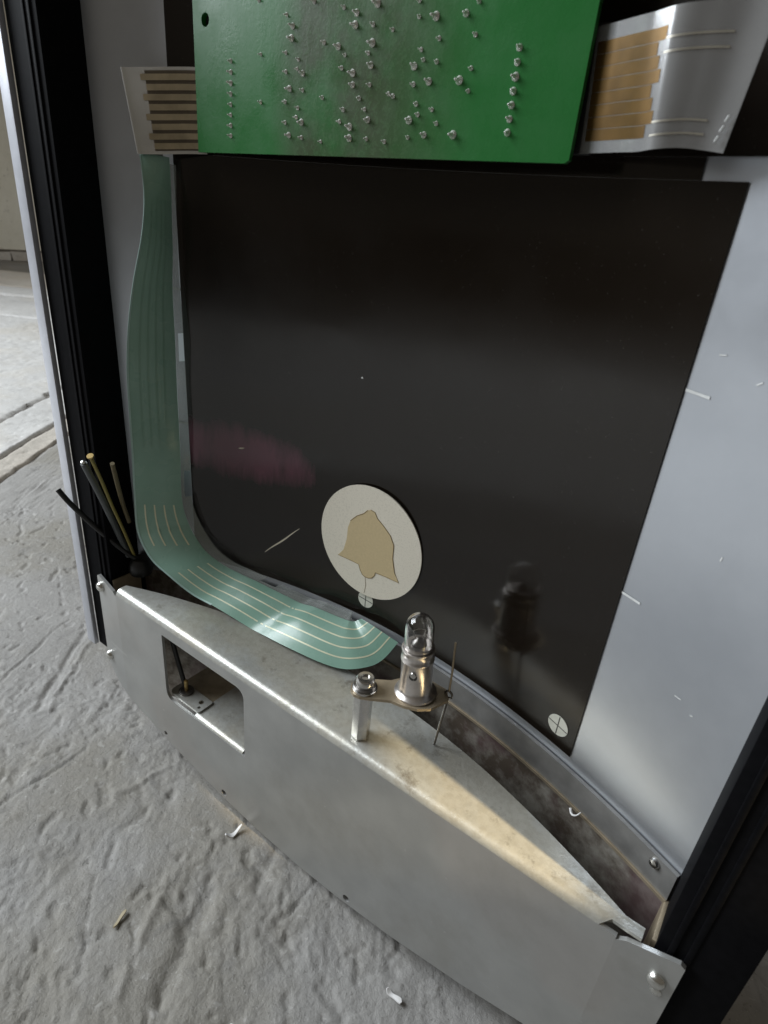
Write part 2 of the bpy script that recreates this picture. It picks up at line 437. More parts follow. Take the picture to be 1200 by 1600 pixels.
def slab(us, vs_, edge, mat, base=0.0, amp=1.0, rag=2.0, tilt=0.0):
    """grid slab; edge = half joint; borders drop into the joint"""
    U, V = np.meshgrid(us, vs_, indexing='ij')
    Hh = floor_height(U, V) * amp + base + tilt * (V - vs_[0])
    u0, u1, v0, v1 = us[0], us[-1], vs_[0], vs_[-1]
    # ragged outline: push border rows about
    jit = rag * (fbm(U / 14 + 3, V / 14, 81, 3) - .5) * 2
    n, m = U.shape
    for (sl, comp, sgn) in (((slice(None), 0), 1, 1), ((slice(None), 1), 1, 1), ((slice(None), m - 1), 1, -1), ((slice(None), m - 2), 1, -1),
                            ((0, slice(None)), 0, 1), ((1, slice(None)), 0, 1), ((n - 1, slice(None)), 0, -1), ((n - 2, slice(None)), 0, -1)):
        if comp == 1: V[sl] += jit[sl]
        else: U[sl] += jit[sl]
    for sl in ((slice(None), 0), (slice(None), m - 1), (0, slice(None)), (n - 1, slice(None))): Hh[sl] = -6.0
    Xp = DU[0] * U + DV[0] * V; Yp = DU[1] * U + DV[1] * V
    P = np.stack([Xp, Yp, Hh + FLOOR], -1).reshape(-1, 3)
    I = np.arange(n * m).reshape(n, m)
    F = np.stack([I[:-1, :-1], I[1:, :-1], I[1:, 1:], I[:-1, 1:]], -1).reshape(-1, 4)
    me = bpy.data.meshes.new('slab')
    Pm = P * .001; Pm[:, 2] -= FLOOR * .001
    me.vertices.add(len(Pm)); me.vertices.foreach_set('co', Pm.ravel())
    me.loops.add(F.size); me.loops.foreach_set('vertex_index', F.ravel().astype(np.int32))
    me.polygons.add(len(F)); me.polygons.foreach_set('loop_start', np.arange(0, F.size, 4, dtype=np.int32))
    me.polygons.foreach_set('loop_total', np.full(len(F), 4, np.int32))
    me.update(calc_edges=True); me.polygons.foreach_set('use_smooth', np.ones(len(F), bool))
    if me.polygons[len(F) // 2].normal.z < 0: me.flip_normals()
    me.materials.append(M[mat])
    o = bpy.data.objects.new('slab', me); col.objects.link(o); o.parent = floor
    return o
def spaced(a, b, step): return np.linspace(a, b, max(3, int((b - a) / step) + 1))
nu = np.concatenate([spaced(-600, -70, 12)[:-1], spaced(-70, 420, .85)[:-1], spaced(420, 700, 6)[:-1], spaced(700, 1500, 20)])
nv = np.concatenate([spaced(-700, -180, 12)[:-1], spaced(-180, -40, 2)[:-1], spaced(-40, 300, .85)[:-1], spaced(300, 308, 1.4)])
slab(nu, nv, 1, 'stone_grey', -1.0)
slab(spaced(300, 720, 2.5), spaced(310.5, 335, 2.0), 1, 'stone_tan', -1.2, .9, 2.4)
slab(spaced(250, 900, 3), spaced(337.5, 387.5, 2.2), 1, 'stone_pale', -.3, 1.1, 2.6)
slab(spaced(300, 1118, 4), spaced(390, 1000, 3.2), 1, 'stone_pale', 0, 1.5, 6)
slab(spaced(1124, 1330, 5), spaced(391, 1100, 6), 1, 'stone_pale', 0, 1.1, 3)
slab(spaced(1340, 1440, 5), spaced(391, 1200, 8), 1, 'stone_pale', 1, .7, 3)
slab(spaced(1448, 1700, 8), spaced(391, 1300, 10), 1, 'stone_tan', 0, .8, 3)
slab(spaced(-600, 292, 12), spaced(314, 1000, 12), 1, 'stone_pale', 0, 1, 3)
slab(spaced(-600, 1500, 18), spaced(-1600, -706, 18), 1, 'stone_grey', 0, 1, 3)

wp = np.array((-2060.0, 930.0)); wd = np.array((.41, .912)); wn = np.array((-.912, .41))
def wall_pt(a, d, z): p = wp + wd * a + wn * d; return (p[0], p[1], z)
G = [[wall_pt(a, 8 * (vnoise(np.array([a / 60.]), np.array([z / 60.]), 3)[0] - .5), z) for z in np.linspace(FLOOR + 26, 2400, 60)] for a in np.linspace(-1500, 1200, 70)]
MB().shell(G, -60).build('plaster_wall', 'plaster', label='beige plaster wall beyond the left-hand frame', cat='wall', base=wall_pt(0, 0, FLOOR), smooth=True)
ws = root('wall_footing', wall_pt(0, 0, FLOOR), 'rough row of small stones along the foot of the beige wall', 'footing')
a = -500.0
while a < 500:
    w_ = random.uniform(38, 75); h_ = random.uniform(20, 27)
    c0, c1 = wall_pt(a + 2, 10, 0), wall_pt(a + w_ - 2, 10, 0); d0, d1 = wall_pt(a + w_ - 3, -16, 0), wall_pt(a + 3, -16, 0)
    base_ = [c0, c1, d0, d1]
    vs_ = [(p[0], p[1], FLOOR - 3) for p in base_] + [(p[0] * 1 + random.uniform(-4, 4), p[1] + random.uniform(-4, 4), FLOOR + h_ + random.uniform(-5, 2)) for p in base_]
    obj('footing_stone', vs_, [(3, 2, 1, 0), (4, 5, 6, 7), (0, 1, 5, 4), (1, 2, 6, 5), (2, 3, 7, 6), (3, 0, 4, 7)], 'stone_tan', ws)
    a += w_

# ------------------------------------------------------------------ the intercom housing
H = root('intercom_housing', (-100, 125, FLOOR), 'open back of an intercom panel, curved aluminium between two black side frames', 'intercom panel')
def arc_sheet(x0, x1, z0, z1, off, thick, nx=40, nz=2):
    return MB().shell([[on_arc(x, z, off) for z in np.linspace(z0, z1, nz)] for x in np.linspace(x0, x1, nx)], thick)
bp = arc_sheet(-214, 13.5, -150, 95, 0, -1.5, 60, 4).build('back_plate', 'aluminium', H, smooth=True)
fm = arc_sheet(-187, -22, -137.5, 10.5, .25, .2, 48)
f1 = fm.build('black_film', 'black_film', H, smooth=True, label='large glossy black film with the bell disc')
f2m = arc_sheet(-187.2, -8, 14.6, 92, .25, .2, 48)
_t = arc_sheet(-180.5, -31, 10.6, 14.5, .25, .2, 44); f2m.add(_t.v, _t.f)
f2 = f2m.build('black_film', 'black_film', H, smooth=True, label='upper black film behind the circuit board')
rail = arc_sheet(-196, 13, -150.6, -141.2, .3, 1.2, 48).build('bottom_rail', 'rail_metal', H, smooth=True)
arc_sheet(-196, 13, -151.6, -150.7, .2, 1.9, 48).build('rail_edge', 'tan_metal', H, smooth=True)
arc_sheet(-212, 12, -224, -151.7, -2.5, 1.0, 40).build('lower_wall', 'dirty_metal', H, smooth=True)
for (x, z) in ((-190, -30.5), (-189.4, -79.2), (-19.2, -28.5), (-19.5, -80)):
    MB().shell([[on_arc(x + d, z + s - .06 * d, .12) for s in (-.32, .32)] for d in (-2.6, 0, 2.6)], .08).build('scribe_mark', 'scribe', H)
for (x, z, l, a_) in ((-8.7, -23.5, 1.2, 40), (-16.8, -19.9, 1.4, 10), (-4, -60, 1.0, 80), (-2, -97, 1.6, 0), (2, -99, .7, 20)):
    c_, s_ = math.cos(math.radians(a_)), math.sin(math.radians(a_))
    MB().shell([[on_arc(x + d * c_ - e * s_, z + d * s_ + e * c_, .1) for e in (-.14, .14)] for d in (-l / 2, l / 2)], .05).build('scratch', 'scribe', H)
for (xa, za, xb, zb, w_, m_) in ((-155, -126.2, -139.4, -110.8, .5, 'fleck'), (-166.2, -84.6, -163.8, -84.0, .45, 'fleck'), (-117, -48.5, -116.5, -48.0, .5, 'scribe')):
    L_ = math.hypot(xb - xa, zb - za); nx_, nz_ = -(zb - za) / L_, (xb - xa) / L_
    MB().shell([[on_arc(xa + (xb - xa) * t + nx_ * w_ * e * (math.sin(math.pi * (.12 + .8 * t))) + .25 * math.sin(9 * t) * nx_, za + (zb - za) * t + nz_ * w_ * e * (math.sin(math.pi * (.12 + .8 * t))), .5) for e in (-.6, .6)] for t in np.linspace(0, 1, 9)], .06).build('scratch', m_, f1)
# bell disc
def on_disc(o): return lambda a, b, d: (a, 152.73 + (a + 129.4) * .0317 - .5 - o - d, b)
dl = lambda x, z: on_disc(.52)(x, z, 0)
v_, f_ = flat_poly(circle(-107.8, -105.2, 21.6, 72), [], on_disc(0), .45)
bd = obj('bell_disc', v_, f_, 'disc_cream', H, label='round cream disc with a tan bell')
bell = [(-108.2, -92.0), (-106.4, -92.3), (-105.2, -94.2), (-102.3, -96.2), (-99.3, -98.7), (-97.6, -101.8), (-97.5, -106.9), (-96.2, -112.0), (-94.0, -115.4), (-99.1, -115.3), (-104.0, -115.5), (-104.2, -116.8), (-105.3, -118.3), (-106.8, -119.0), (-108.2, -119.1), (-109.5, -118.6), (-110.7, -116.9), (-111.4, -115.1), (-115.9, -114.9), (-120.9, -114.9), (-118.6, -111.8), (-117.5, -107.0), (-117.3, -102.2), (-116.4, -99.1), (-113.8, -96.3), (-111.0, -94.4), (-109.4, -92.6)]
v_, f_ = flat_poly(bell, [], on_disc(.455), .10)
obj('bell_symbol', v_, f_, 'bell_tan', bd)
ln = MB()
pts = [dl(x, z) for x, z in bell[:18]]
ln.tube(pts, .13, 5)
ln.tube([dl(x, z) for x, z in bell[17:20]], .10, 5)
ln.tube([dl(x, z) for x, z in bell[23:27]], .14, 5)
ln.tube([dl(-108.2, -119.2), dl(-107.6, -122.4), dl(-108.1, -126)], .05, 5)
ln.build('bell_outline', 'bell_line', bd)
for (x, z) in ((-108.0, -129.6), (-27.8, -130.2)):
    v_, f_ = flat_poly(circle(x, z, 3.35, 28), [], lambda a, b, d: on_arc(a, b, .5 + d), .18)
    w_ = obj('round_window', v_, f_, 'disc_white', H)
    MB().shell([[on_arc(x + e, z + d, .72) for e in (-.16, .16)] for d in (-3.2, 3.2)], .05).build('cross_line', 'line_dark', w_)
    MB().shell([[on_arc(x + d, z + e - .1 * d, .72) for e in (-.13, .13)] for d in (-3.2, 0, 3.2)], .055).build('cross_line', 'line_dark', w_)
MB().lathe([(1.5, 0), (1.5, .5), (1.1, 1.2), (.3, 1.5)], on_arc(7.6, -143.5, 1.3), (-.4, -.9, 0), 14).build('rivet', 'steel', H, smooth=True)
MB().tube(catmull([on_arc(-15.6, -149.6, 4), on_arc(-14.4, -150.2, 4.8), on_arc(-13.2, -149.6, 4.6), on_arc(-12.6, -148.2, 3.6)], 12), .42, 7, .15).build(
    'metal_shaving', 'white_chip', base=on_arc(-14, -151, 3), label='small pale curled shaving lying on the edge of the bottom rail', cat='shaving', smooth=True)

# side frames: channel with an inner wall, a bead and a thin outer lip that stands forward
def side_frame(mirror):
    mx = (lambda x: -200 - x) if mirror else (lambda x: x)
    def bar(x0, x1, y0, y1, z0, z1, c=0): a_, b_ = sorted((mx(x0), mx(x1))); return MB().box(a_, b_, y0, y1, z0, z1, c)
    fr = bar(-231.0, -213.0, 114.6, 146, -193, 110, .5).build('side_frame', 'frame_black', H, smooth=True,
             label='black right-hand side frame' if mirror else 'black left-hand side frame')
    if not mirror: bar(-236.8, -230.9, 112.4, 114.5, -193.4, 110, .4).build('outer_lip', 'frame_lip', fr, smooth=True)
    bar(-217.0, -215.6, 113.9, 115.2, -193, 110, .3).build('bead', 'frame_black', fr, smooth=True)
    bar(-220.6, -219.2, 114.1, 115.2, -193, 110, .3).build('bead', 'frame_black', fr, smooth=True)
    return fr
side_frame(False); side_frame(True)
MB().box(12.0, 13.6, 115, 129.5, -190, -150.8, .2).build('end_wall', 'tan_metal', H, smooth=True)  # end of the wall; its tan colour stands in for warm light there
MB().box(-213.8, -212.4, 115, 128, -190, -150.8, .2).build('end_wall', 'tan_metal', H, smooth=True)

# cover: flat front plate with turned-back ears, window with bent-in tab, bowed top flange
YF = 111.2
TH = 1.2
bot = [(-205, -207.6), (-199, -209.7), (-171, -217.2), (-143, -222.6), (-121, -225.2), (-100, -226.2), (-79, -225.2), (-57, -222.6), (-29, -217.2), (-1, -209.7), (5, -207.6)]
outer = [(-205, -152.6)] + bot + [(5, -152.6)]
win = rrect(-174.6, -127.4, -189.6, -157.0, (4, .6, 4, .6))
holes = [win, circle(-75, -221.9, 1.5, 12), circle(-140.5, -219.8, 1.5, 12), circle(-178, -212.4, 1.2, 10)]
v_, f_ = flat_poly(outer, holes, lambda a, b, d: (a, YF + d, b), TH)
def ear(s):
    k = -1 if s < 0 else 1
    x0 = -205 if s < 0 else 5
    pts = [(0, -153.6), (0, -207.6), (5, -205.6), (10, -202.2), (14, -197), (15, -192), (15, -150.2), (13.8, -149.4), (2.2, -152.0)]
    fl = lambda d: .08 * d
    return flat_poly([(x0 + k * a_, b_) for a_, b_ in pts], [], lambda a, b, d: (a, YF + d + fl(abs(a - x0)), b), TH)
mb = MB(); mb.add(v_, f_)
for s in (-1, 1): mb.add(*ear(s))
cover = mb.build('cover_plate', 'zinc_sheet', H)
# flange with rolled front edge
def flange_back(x):
    y = arc(x) - 16.0
    e = min(abs(x + 211), abs(10.5 - x))
    return max(YF + 3.2, y)
G = []
for x in np.linspace(-204.5, 10.0, 90):
    rolled = min(1.0, max(0.0, min((x + 206) / 1.5, (2.5 - x) / 1.5)))
    row = []
    yb = flange_back(x)
    if x > 1.5:   # past the fold the flange stops short of the plate
        start = [(YF + 1.6 + .4 * k, -150.0) for k in range(6)]
    else:
        start = [(YF, -152.7)] + [(YF + 2.6 * (1 - math.cos(a_)), -152.6 + 2.6 * math.sin(a_)) for a_ in np.linspace(0.15, math.pi / 2, 5)]
    row = [(x, y_, z_) for y_, z_ in start]
    for t_ in np.linspace(0, 1, 9)[1:]:
        y_ = start[-1][0] + (max(yb, start[-1][0] + 1) - start[-1][0]) * t_
        wz = .55 * (fbm(np.array([x / 40.]), np.array([y_ / 16.]), 91, 2)[0] - .5) * min(1, t_ * 2)
        row.append((x, y_, -150.0 + wz))
    G.append(row)
MB().shell(G, -1.1).build('top_flange', 'flange_sheet', cover, smooth=True, angle=50)
# tab bent in from the window
G = []
for x in np.linspace(-157.5, -129.2, 12):
    row = [(x, YF + .1, -190.6)] + [(x, YF + .1 + 2.2 * (1 - math.cos(a_)), -190.6 + 2.2 * math.sin(a_)) for a_ in np.linspace(.2, math.pi / 2, 5)]
    row += [(x, y_, -188.4) for y_ in (118, 126, 134, 139)]
    G.append(row)
MB().shell(G, -1.0).build('window_tab', 'flange_sheet', cover, smooth=True, angle=50)
MB().box(-176.5, -157.4, 115.4, 138.5, -190.4, -188.8, .3).build('inner_shelf', 'tan_metal', cover, smooth=True)
cl = MB()
v_, f_ = flat_poly(rrect(-175.5, -156.5, 113.0, 120.5, (2.5, 1, 1, 2.5)), [circle(-160.2, 117.4, 1.1, 12), circle(-158.6, 114.9, .7, 8)], lambda a, b, d: (a, b, -188.6 + d), 1.0)
clip = obj('clip_bracket', v_, f_, 'flange_sheet', cover)
MB().lathe([(3.1, 0), (3.1, .7), (2.2, 1.0)], (-169.8, 117.4, -187.6), n=18).build('washer', 'steel_dark', cover, smooth=True)
MB().lathe([(.85, 0), (.85, 5.2), (.5, 5.6)], (-169.8, 117.4, -187.0), n=10).build('bolt', 'brass', cover, smooth=True)
def rivet_head(x, z, big=1.0):
    y = YF + .08 * max(0, abs(x + 100) - 105)
    r = 2.3 * big
    prof = [(r, 0), (r, .5), (r * .92, 1.0), (r * .7, 1.55), (r * .38, 1.85), (.02, 1.95)]
    MB().lathe(prof, (x, y + .05, z), (0, -1, 0), 20).build('screw', 'screw_plated', cover, smooth=True, angle=60)
for x, z in ((-217.3, -154.6), (-217.6, -191.8), (15.9, -158.6), (17.0, -193)): rivet_head(x, z)
MB().lathe([(1.5, 0), (1.4, .5), (.7, .9)], (16.8, YF + 1.2, -162.6), (0, -1, 0), 10).build('screw_burr', 'screw_plated', cover, smooth=True)

# ------------------------------------------------------------------ circuit board
B = root('circuit_board', (-115, 140, 11), 'green printed circuit board with rows of solder joints above the black film', 'circuit board')
v_, f_ = flat_poly([(-174.8, 10.9), (-57.2, 12.0), (-56.3, 12.6), (-56.3, 88), (-174.8, 88)], [circle(-169.6, 43.0, 1.65, 20)], lambda a, b, d: (a, 139 + d, b), 1.6)
obj('board', v_, f_, 'board_green', B)
pads = [(-148.1, 45.7), (-128.8, 44.0), (-119.2, 42.2), (-109.2, 42.2), (-97.6, 41.9), (-82.4, 40.6), (-138.1, 42.0), (-115.2, 40.9), (-97.2, 39.0), (-92.8, 38.8), (-85.2, 38.8), (-135.9, 39.6), (-115.5, 38.6), (-110.1, 38.4), (-104.3, 37.1), (-82.3, 35.0), (-136.3, 37.1), (-125.1, 35.7), (-120.5, 34.7), (-110.0, 34.9), (-91.4, 34.8), (-95.9, 33.0), (-111.0, 33.0), (-147.5, 34.2), (-138.2, 34.2), (-118.2, 32.9), (-133.7, 32.6), (-95.0, 31.1), (-91.4, 30.6), (-97.4, 30.0), (-110.0, 30.6), (-119.1, 30.3), (-134.1, 30.6), (-138.1, 30.1), (-132.1, 29.6), (-115.5, 29.2), (-82.4, 29.1), (-93.0, 27.0), (-85.0, 27.0), (-97.2, 26.5), (-115.3, 26.8), (-110.0, 26.7), (-82.4, 25.0), (-136.7, 26.4), (-132.0, 26.0), (-125.1, 24.3), (-113.0, 24.0), (-104.1, 24.8), (-102.8, 24.3), (-147.6, 23.5), (-138.3, 23.5), (-133.6, 22.1), (-95.9, 22.7), (-118.0, 21.7), (-111.1, 21.7), (-91.4, 21.6), (-95.2, 20.6), (-134.1, 20.0), (-138.2, 18.8), (-132.2, 18.9), (-119.0, 19.1), (-109.9, 19.5), (-97.5, 19.5), (-89.8, 18.9), (-115.6, 18.0), (-136.7, 15.9), (-132.1, 15.4), (-125.1, 14.6), (-115.5, 15.6), (-110.0, 15.5), (-104.3, 15.0), (-97.4, 16.0), (-92.9, 16.6), (-85.0, 16.7)]
big = {7, 11, 12, 16, 18, 19, 30, 29, 34, 35, 37, 38, 43, 40, 59, 61, 62, 64, 65, 68, 72, 73, 10, 9, 2 + 1, 5 + 5}
pads = [(x, z, 1.05 if i in big else .68) for i, (x, z) in enumerate(pads)]
pads += [(-159.4 - .085 * k, 33.2 - 2.54 * k, .85) for k in range(8)] + [(-71.5 + .03 * k, 32.3 - 2.5 * k, 1.0) for k in range(7)]
pads += [(-159.2 + .0, 60 - 2.54 * k, .85) for k in range(5)] + [(random.uniform(-140, -80), random.uniform(50, 80), .8) for _ in range(18)]
prof = [(1, 0), (.86, .25), (.55, .7), (.36, 1.3), (.30, 1.9), (.02, 2.15)]
sj = None
for x, z, r in pads:
    r *= random.uniform(.72, .92)
    tl = (random.uniform(-.12, .12), -1, random.uniform(-.1, .1))
    MB().lathe([(a_ * r, h_ * r) for a_, h_ in prof], (x, 139.02, z), tl, 9).build('solder_joint', 'solder', B, smooth=True, angle=80)

# ------------------------------------------------------------------ flat cable, left: flap + lacquered tail
C = root('flat_cable', (-189, 130, -100), 'green translucent flat cable running down the left side and curving under the black film', 'flat cable')
RL = [(-190.2, 129.0, 9.0), (-186.8, 127.0, -1.5), (-186.1, 125.0, -12.4), (-188.8, 122.0, -27.8), (-191.3, 120.0, -44.4), (-192.7, 119.0, -57.5), (-194.0, 119.0, -76.4), (-195.7, 119.5, -91.9), (-199.5, 121.0, -109.7), (-199.6, 121.0, -124.1), (-194.1, 122.0, -134.7), (-185.6, 124.5, -140.7), (-175.7, 127.5, -146.3), (-166.1, 129.3, -147.9), (-141.6, 130.6, -148.5), (-125.5, 131.5, -148.5), (-111.3, 133.4, -148.5), (-101.8, 136.5, -148.2), (-95.3, 141.0, -146.1), (-92.1, 146.0, -143.4), (-90.4, 151.5, -138.7)]
RR = [(-184.8, 137.6, 8.7), (-185.3, 137.4, -4.4), (-185.8, 137.2, -17.8), (-185.9, 137.2, -30.0), (-185.7, 137.3, -44.9), (-185.5, 137.3, -58.6), (-185.7, 137.2, -78.0), (-185.8, 137.2, -93.7), (-186.0, 137.1, -110.3), (-182.7, 138.3, -121.0), (-176.5, 140.3, -129.9), (-168.8, 142.6, -134.6), (-159.9, 144.9, -136.1), (-151.6, 146.8, -137.2), (-139.5, 149.1, -138.8), (-127.4, 150.8, -138.4), (-113.5, 151.9, -137.3), (-112.6, 152.0, -137.2), (-112.0, 152.0, -137.2), (-111.4, 152.0, -137.2), (-110.8, 152.1, -137.2)]
NS = 141
cl_, cr_ = catmull(RL, NS), catmull(RR, NS)
def rib(s, f, lift=0.0):
    """point on the cable at station s (0..20) and fraction f across"""
    a_ = s / 20 * (NS - 1); i = min(int(a_), NS - 2); u = a_ - i
    L_ = cl_[i] * (1 - u) + cl_[i + 1] * u; R_ = cr_[i] * (1 - u) + cr_[i + 1] * u
    i2 = min(i + 2, NS - 1); i0 = max(i - 1, 0)
    T = (cl_[i2] + cr_[i2]) / 2 - (cl_[i0] + cr_[i0]) / 2
    N = np.cross(R_ - L_, T); N = N / np.linalg.norm(N)
    if N[1] > 0 and s < 9: N = -N
    if s >= 9 and N[2] < 0: N = -N
    bow = math.sin(math.pi * min(max(f, 0), 1)) * (1.0 if s < 9 else 1.6)
    # a soft crease where the tail dips
    wav = .45 * math.sin(2.1 * s + 2.5 * f) * math.sin(.9 * s + 1) * min(1, s / 2)
    crease = wav - 1.5 * math.exp(-((s - 14.2 - .8 * (f - .5)) / .35) ** 2)
    return L_ + (R_ - L_) * f + N * (bow + lift + crease)
def strip(fa, fb, s0, s1, lift, thick, n, m):
    return MB().shell([[rib(s, f, lift) for f in np.linspace(fa, fb, m)] for s in np.linspace(s0, s1, n)], thick)
strip(-.012, .022, 0, 13, .03, .2, 90, 2).build('film_edge_lit', 'cable_edge_lit', C, smooth=True)  # painted bright edge of the film
tail = strip(0, .84, 0, 20, 0, .14, 150, 9).build('cable_film', 'cable_green', C, smooth=True, angle=80)
for a_, b_ in ((.2, 4.0), (4.75, 7.25), (7.9, 12.9), (13.45, 17.2)):
    strip(.845, 1.02, a_, b_, .1, .1, 30, 3).build('clear_margin', 'clear_film', C, smooth=True, angle=80)
for a_, b_ in ((4.0, 4.75), (7.25, 7.9), (12.9, 13.45)):
    strip(.845, .9, a_, b_, .1, .1, 6, 3).build('clear_margin', 'clear_film', C, smooth=True, angle=80)
for f in (.17, .34, .51, .68):
    strip(f - .013, f + .013, 8.15, 9.5 + f * .3, .12, .07, 16, 2).build('trace', 'cable_trace', C)
    strip(f - .012, f + .012, 11.0 - .3 * f, 20, .12, .07, 90, 2).build('trace', 'cable_trace', C)
for f in (.2, .34, .48, .62):
    strip(f - .02, f + .02, 1.0, 6.6, .06, .05, 50, 2).build('trace', 'cable_streak', C)
# flap at the board: clear film folded over at its left edge
FL = root('cable_flap', (-184, 134, 9), 'pale translucent folded flat cable end at the left edge of the circuit board', 'cable end')
top = catmull([(-173.0, 141.2, 32.6), (-178, 138.5, 32.4), (-186, 133.0, 31.6), (-192.5, 129.0, 31.0), (-194.3, 127.6, 30.8), (-194.6, 128.6, 30.8), (-192.8, 131.6, 30.6), (-189, 135, 30)], 40)
bo = catmull([(-173.4, 141.2, 10.6), (-178, 138.0, 10.2), (-184, 133.0, 9.4), (-188.0, 129.0, 8.9), (-189.2, 127.6, 8.8), (-189.6, 128.6, 8.8), (-188.6, 131.6, 8.8), (-187, 135, 8.8)], 40)
MB().shell([[tuple(bo[i] * (1 - t_) + top[i] * t_) for t_ in np.linspace(0, 1, 8)] for i in range(40)], .14).build('flap_film', 'flap_film', FL, smooth=True, angle=80)
MB().shell([[tuple(bo[i] * (1 - t_) + top[i] * t_ + np.array((.12, -.16, 0))) for t_ in (.04, .96)] for i in range(0, 14)], .05).build('finger_backing', 'backing_brown', FL, smooth=True)
for k in range(8):
    t0 = .06 + k * .113
    MB().shell([[tuple(bo[i] * (1 - t_) + top[i] * t_ + np.array((.2, -.26, 0))) for t_ in (t0, t0 + .072)] for i in range(0, 14 + k % 2)], .08).build('tinned_finger', 'tinned_lead', FL, smooth=True)

# flat cable, right: clear tail that waves out to the right of the board
T = root('clear_cable', (-40, 136, 13), 'clear flat cable with copper leads waving out right of the circuit board', 'flat cable')
tb = catmull([(-60, 143.5, 14.0), (-53.0, 141.5, 14.2), (-46.5, 137.5, 14.1), (-41.2, 133.5, 13.9), (-37.5, 131.5, 14.2), (-33.4, 132.5, 14.6), (-29.5, 133.5, 14.4), (-26.2, 133.2, 14.0)], 46)
tt = catmull([(-60, 143.5, 35.6), (-55.0, 141.5, 35.6), (-48.6, 137.5, 35.4), (-43.2, 133.5, 35.0), (-38.6, 131.5, 35.2), (-33.4, 132.5, 35.6), (-28.5, 133.5, 35.8), (-24.0, 133.2, 36.0)], 46)
def tailp(i, t_, o=0.0): return tuple(tb[i] * (1 - t_) + tt[i] * t_ + np.array((.25 * o, -o, 0)))
MB().shell([[tailp(i, t_) for t_ in np.linspace(0, 1, 8)] for i in range(46)], .16).build('cable_film', 'tail_film', T, smooth=True, angle=80)
for k in range(8):
    t0 = .10 + k * .098
    MB().shell([[tailp(i, t_, .2) for t_ in (t0, t0 + .093)] for i in range(5, 22 + (k * 5) % 3)], .06).build('lead', 'copper_lead', T, smooth=True)
    if k in (0, 1, 6, 7):
        MB().shell([[tailp(i, t_, .2) for t_ in (t0, t0 + .016)] for i in range(23, 38)], .06).build('lead', 'pale_lead', T, smooth=True)
MB().box(-59, -53.5, 142.2, 144.2, 14.0, 36.2, .3).build('connector', 'cable_black', T, smooth=True)
for k in range(3):
    MB().tube([(-28.0 + .4 * k, 132.4, 15.6 + 1.5 * k), (-27.6 + .4 * k, 132.3, 16.5 + 1.5 * k)], .16, 6).build('tinned_tip', 'scribe', T)

# ------------------------------------------------------------------ lamp holder and bulb
Lh = root('lamp_holder', (-80, 117.6, -150), 'nickel lamp socket on a strap screwed to a hexagonal post on the flange', 'lamp holder')
def hexprism(c, r, h, rot=.25): return MB().lathe([(r - .25, 0), (r, .25), (r, h - .25), (r - .25, h)], c, (0, 0, 1), 6)
hexprism((-80, 117.6, -150), 2.9, 18.6).build('post', 'steel', Lh)
sc = MB().lathe([(2.75, 0), (2.9, .3), (2.9, 2.2), (2.5, 2.9), (1.3, 3.0), (1.25, 2.4), (.02, 2.4)], (-80, 117.6, -129.0), n=22).build('screw', 'steel', Lh, smooth=True)
MB().lathe([(3.9, 0), (3.9, .55), (3.4, .8)], (-80, 117.6, -130.3), n=22).build('washer', 'steel', sc, smooth=True)
MB().lathe([(3.5, 0), (3.6, .5), (3.3, .8)], (-80.1, 117.5, -129.6), n=22).build('washer', 'steel_dark', sc, smooth=True)
# strap: widens round the socket, tail turned up
a0 = Vector((-80, 117.6)); a1 = Vector((-59.5, 132.0)); dd = (a1 - a0).normalized(); nn = Vector((-dd.y, dd.x))
out = []
for t_, w_ in ((-4.2, 1.4), (-3.2, 3.0), (-1.5, 3.9), (2, 4.2), (8, 4.4), (12, 6.2), (16, 7.0), (20, 6.4), (23, 4.0), (25.5, 2.2)): out.append((a0 + dd * t_ + nn * w_, 0))
for t_, w_ in ((25.5, 2.2), (23, 4.0), (20, 6.4), (16, 7.0), (12, 6.2), (8, 4.4), (2, 4.2), (-1.5, 3.9), (-3.2, 3.0), (-4.2, 1.4)): out.append((a0 + dd * t_ - nn * w_, 0))
v_, f_ = flat_poly([(p.x, p.y) for p, _ in out], [], lambda a, b, d: (a, b, -131.4 + d), 1.0)
obj('strap', v_, f_, 'tan_metal', Lh)
SB = Vector((-67.6, 127.0, -130.5)); ST = Vector((-69.4, 127.0, -102.6)); AX = (ST - SB).normalized()
sk = MB().lathe([(6.6, 0), (6.5, .6), (5.3, 1.3), (4.95, 2.2), (4.85, 7), (4.85, 12.2), (5.05, 12.5), (5.05, 13.1), (4.8, 13.4), (4.8, 15.6), (5.0, 15.9), (5.0, 16.4), (4.55, 16.5), (4.45, 12)], SB, AX, 32, caps=False).build('socket', 'nickel_socket', Lh, smooth=True, angle=40)
side = Vector((.35, -1, 0)); side = (side - AX * side.dot(AX)).normalized()
MB().lathe([(1.05, 0), (.9, .35), (.25, .5)], SB + AX * 9.6 + side * 4.75, side, 12).build('locating_pin', 'steel', sk, smooth=True)
MB().lathe([(1.25, 0), (1.25, .12)], SB + AX * 8.9 + side * 4.72, side, 12).build('slot', 'line_dark', sk)
MB().tube([(-59.7, 129.7, -149.6), (-59.4, 131.0, -141), (-59.0, 132.4, -131.5)], .42, 7).build('lead_wire', 'steel_dark', Lh, smooth=True)
MB().tube([(-59.0 + 1.3 * math.cos(a_), 132.4, -130.2 + 1.3 * math.sin(a_)) for a_ in np.linspace(-1.6, 4.6, 12)], .35, 6).build('eyelet', 'steel_dark', Lh, smooth=True)
MB().tube([(-59.0, 132.4, -129), (-59.2, 132.7, -122), (-59.9, 133.0, -111.2)], .33, 7).build('contact_spring', 'tan_metal', Lh, smooth=True)

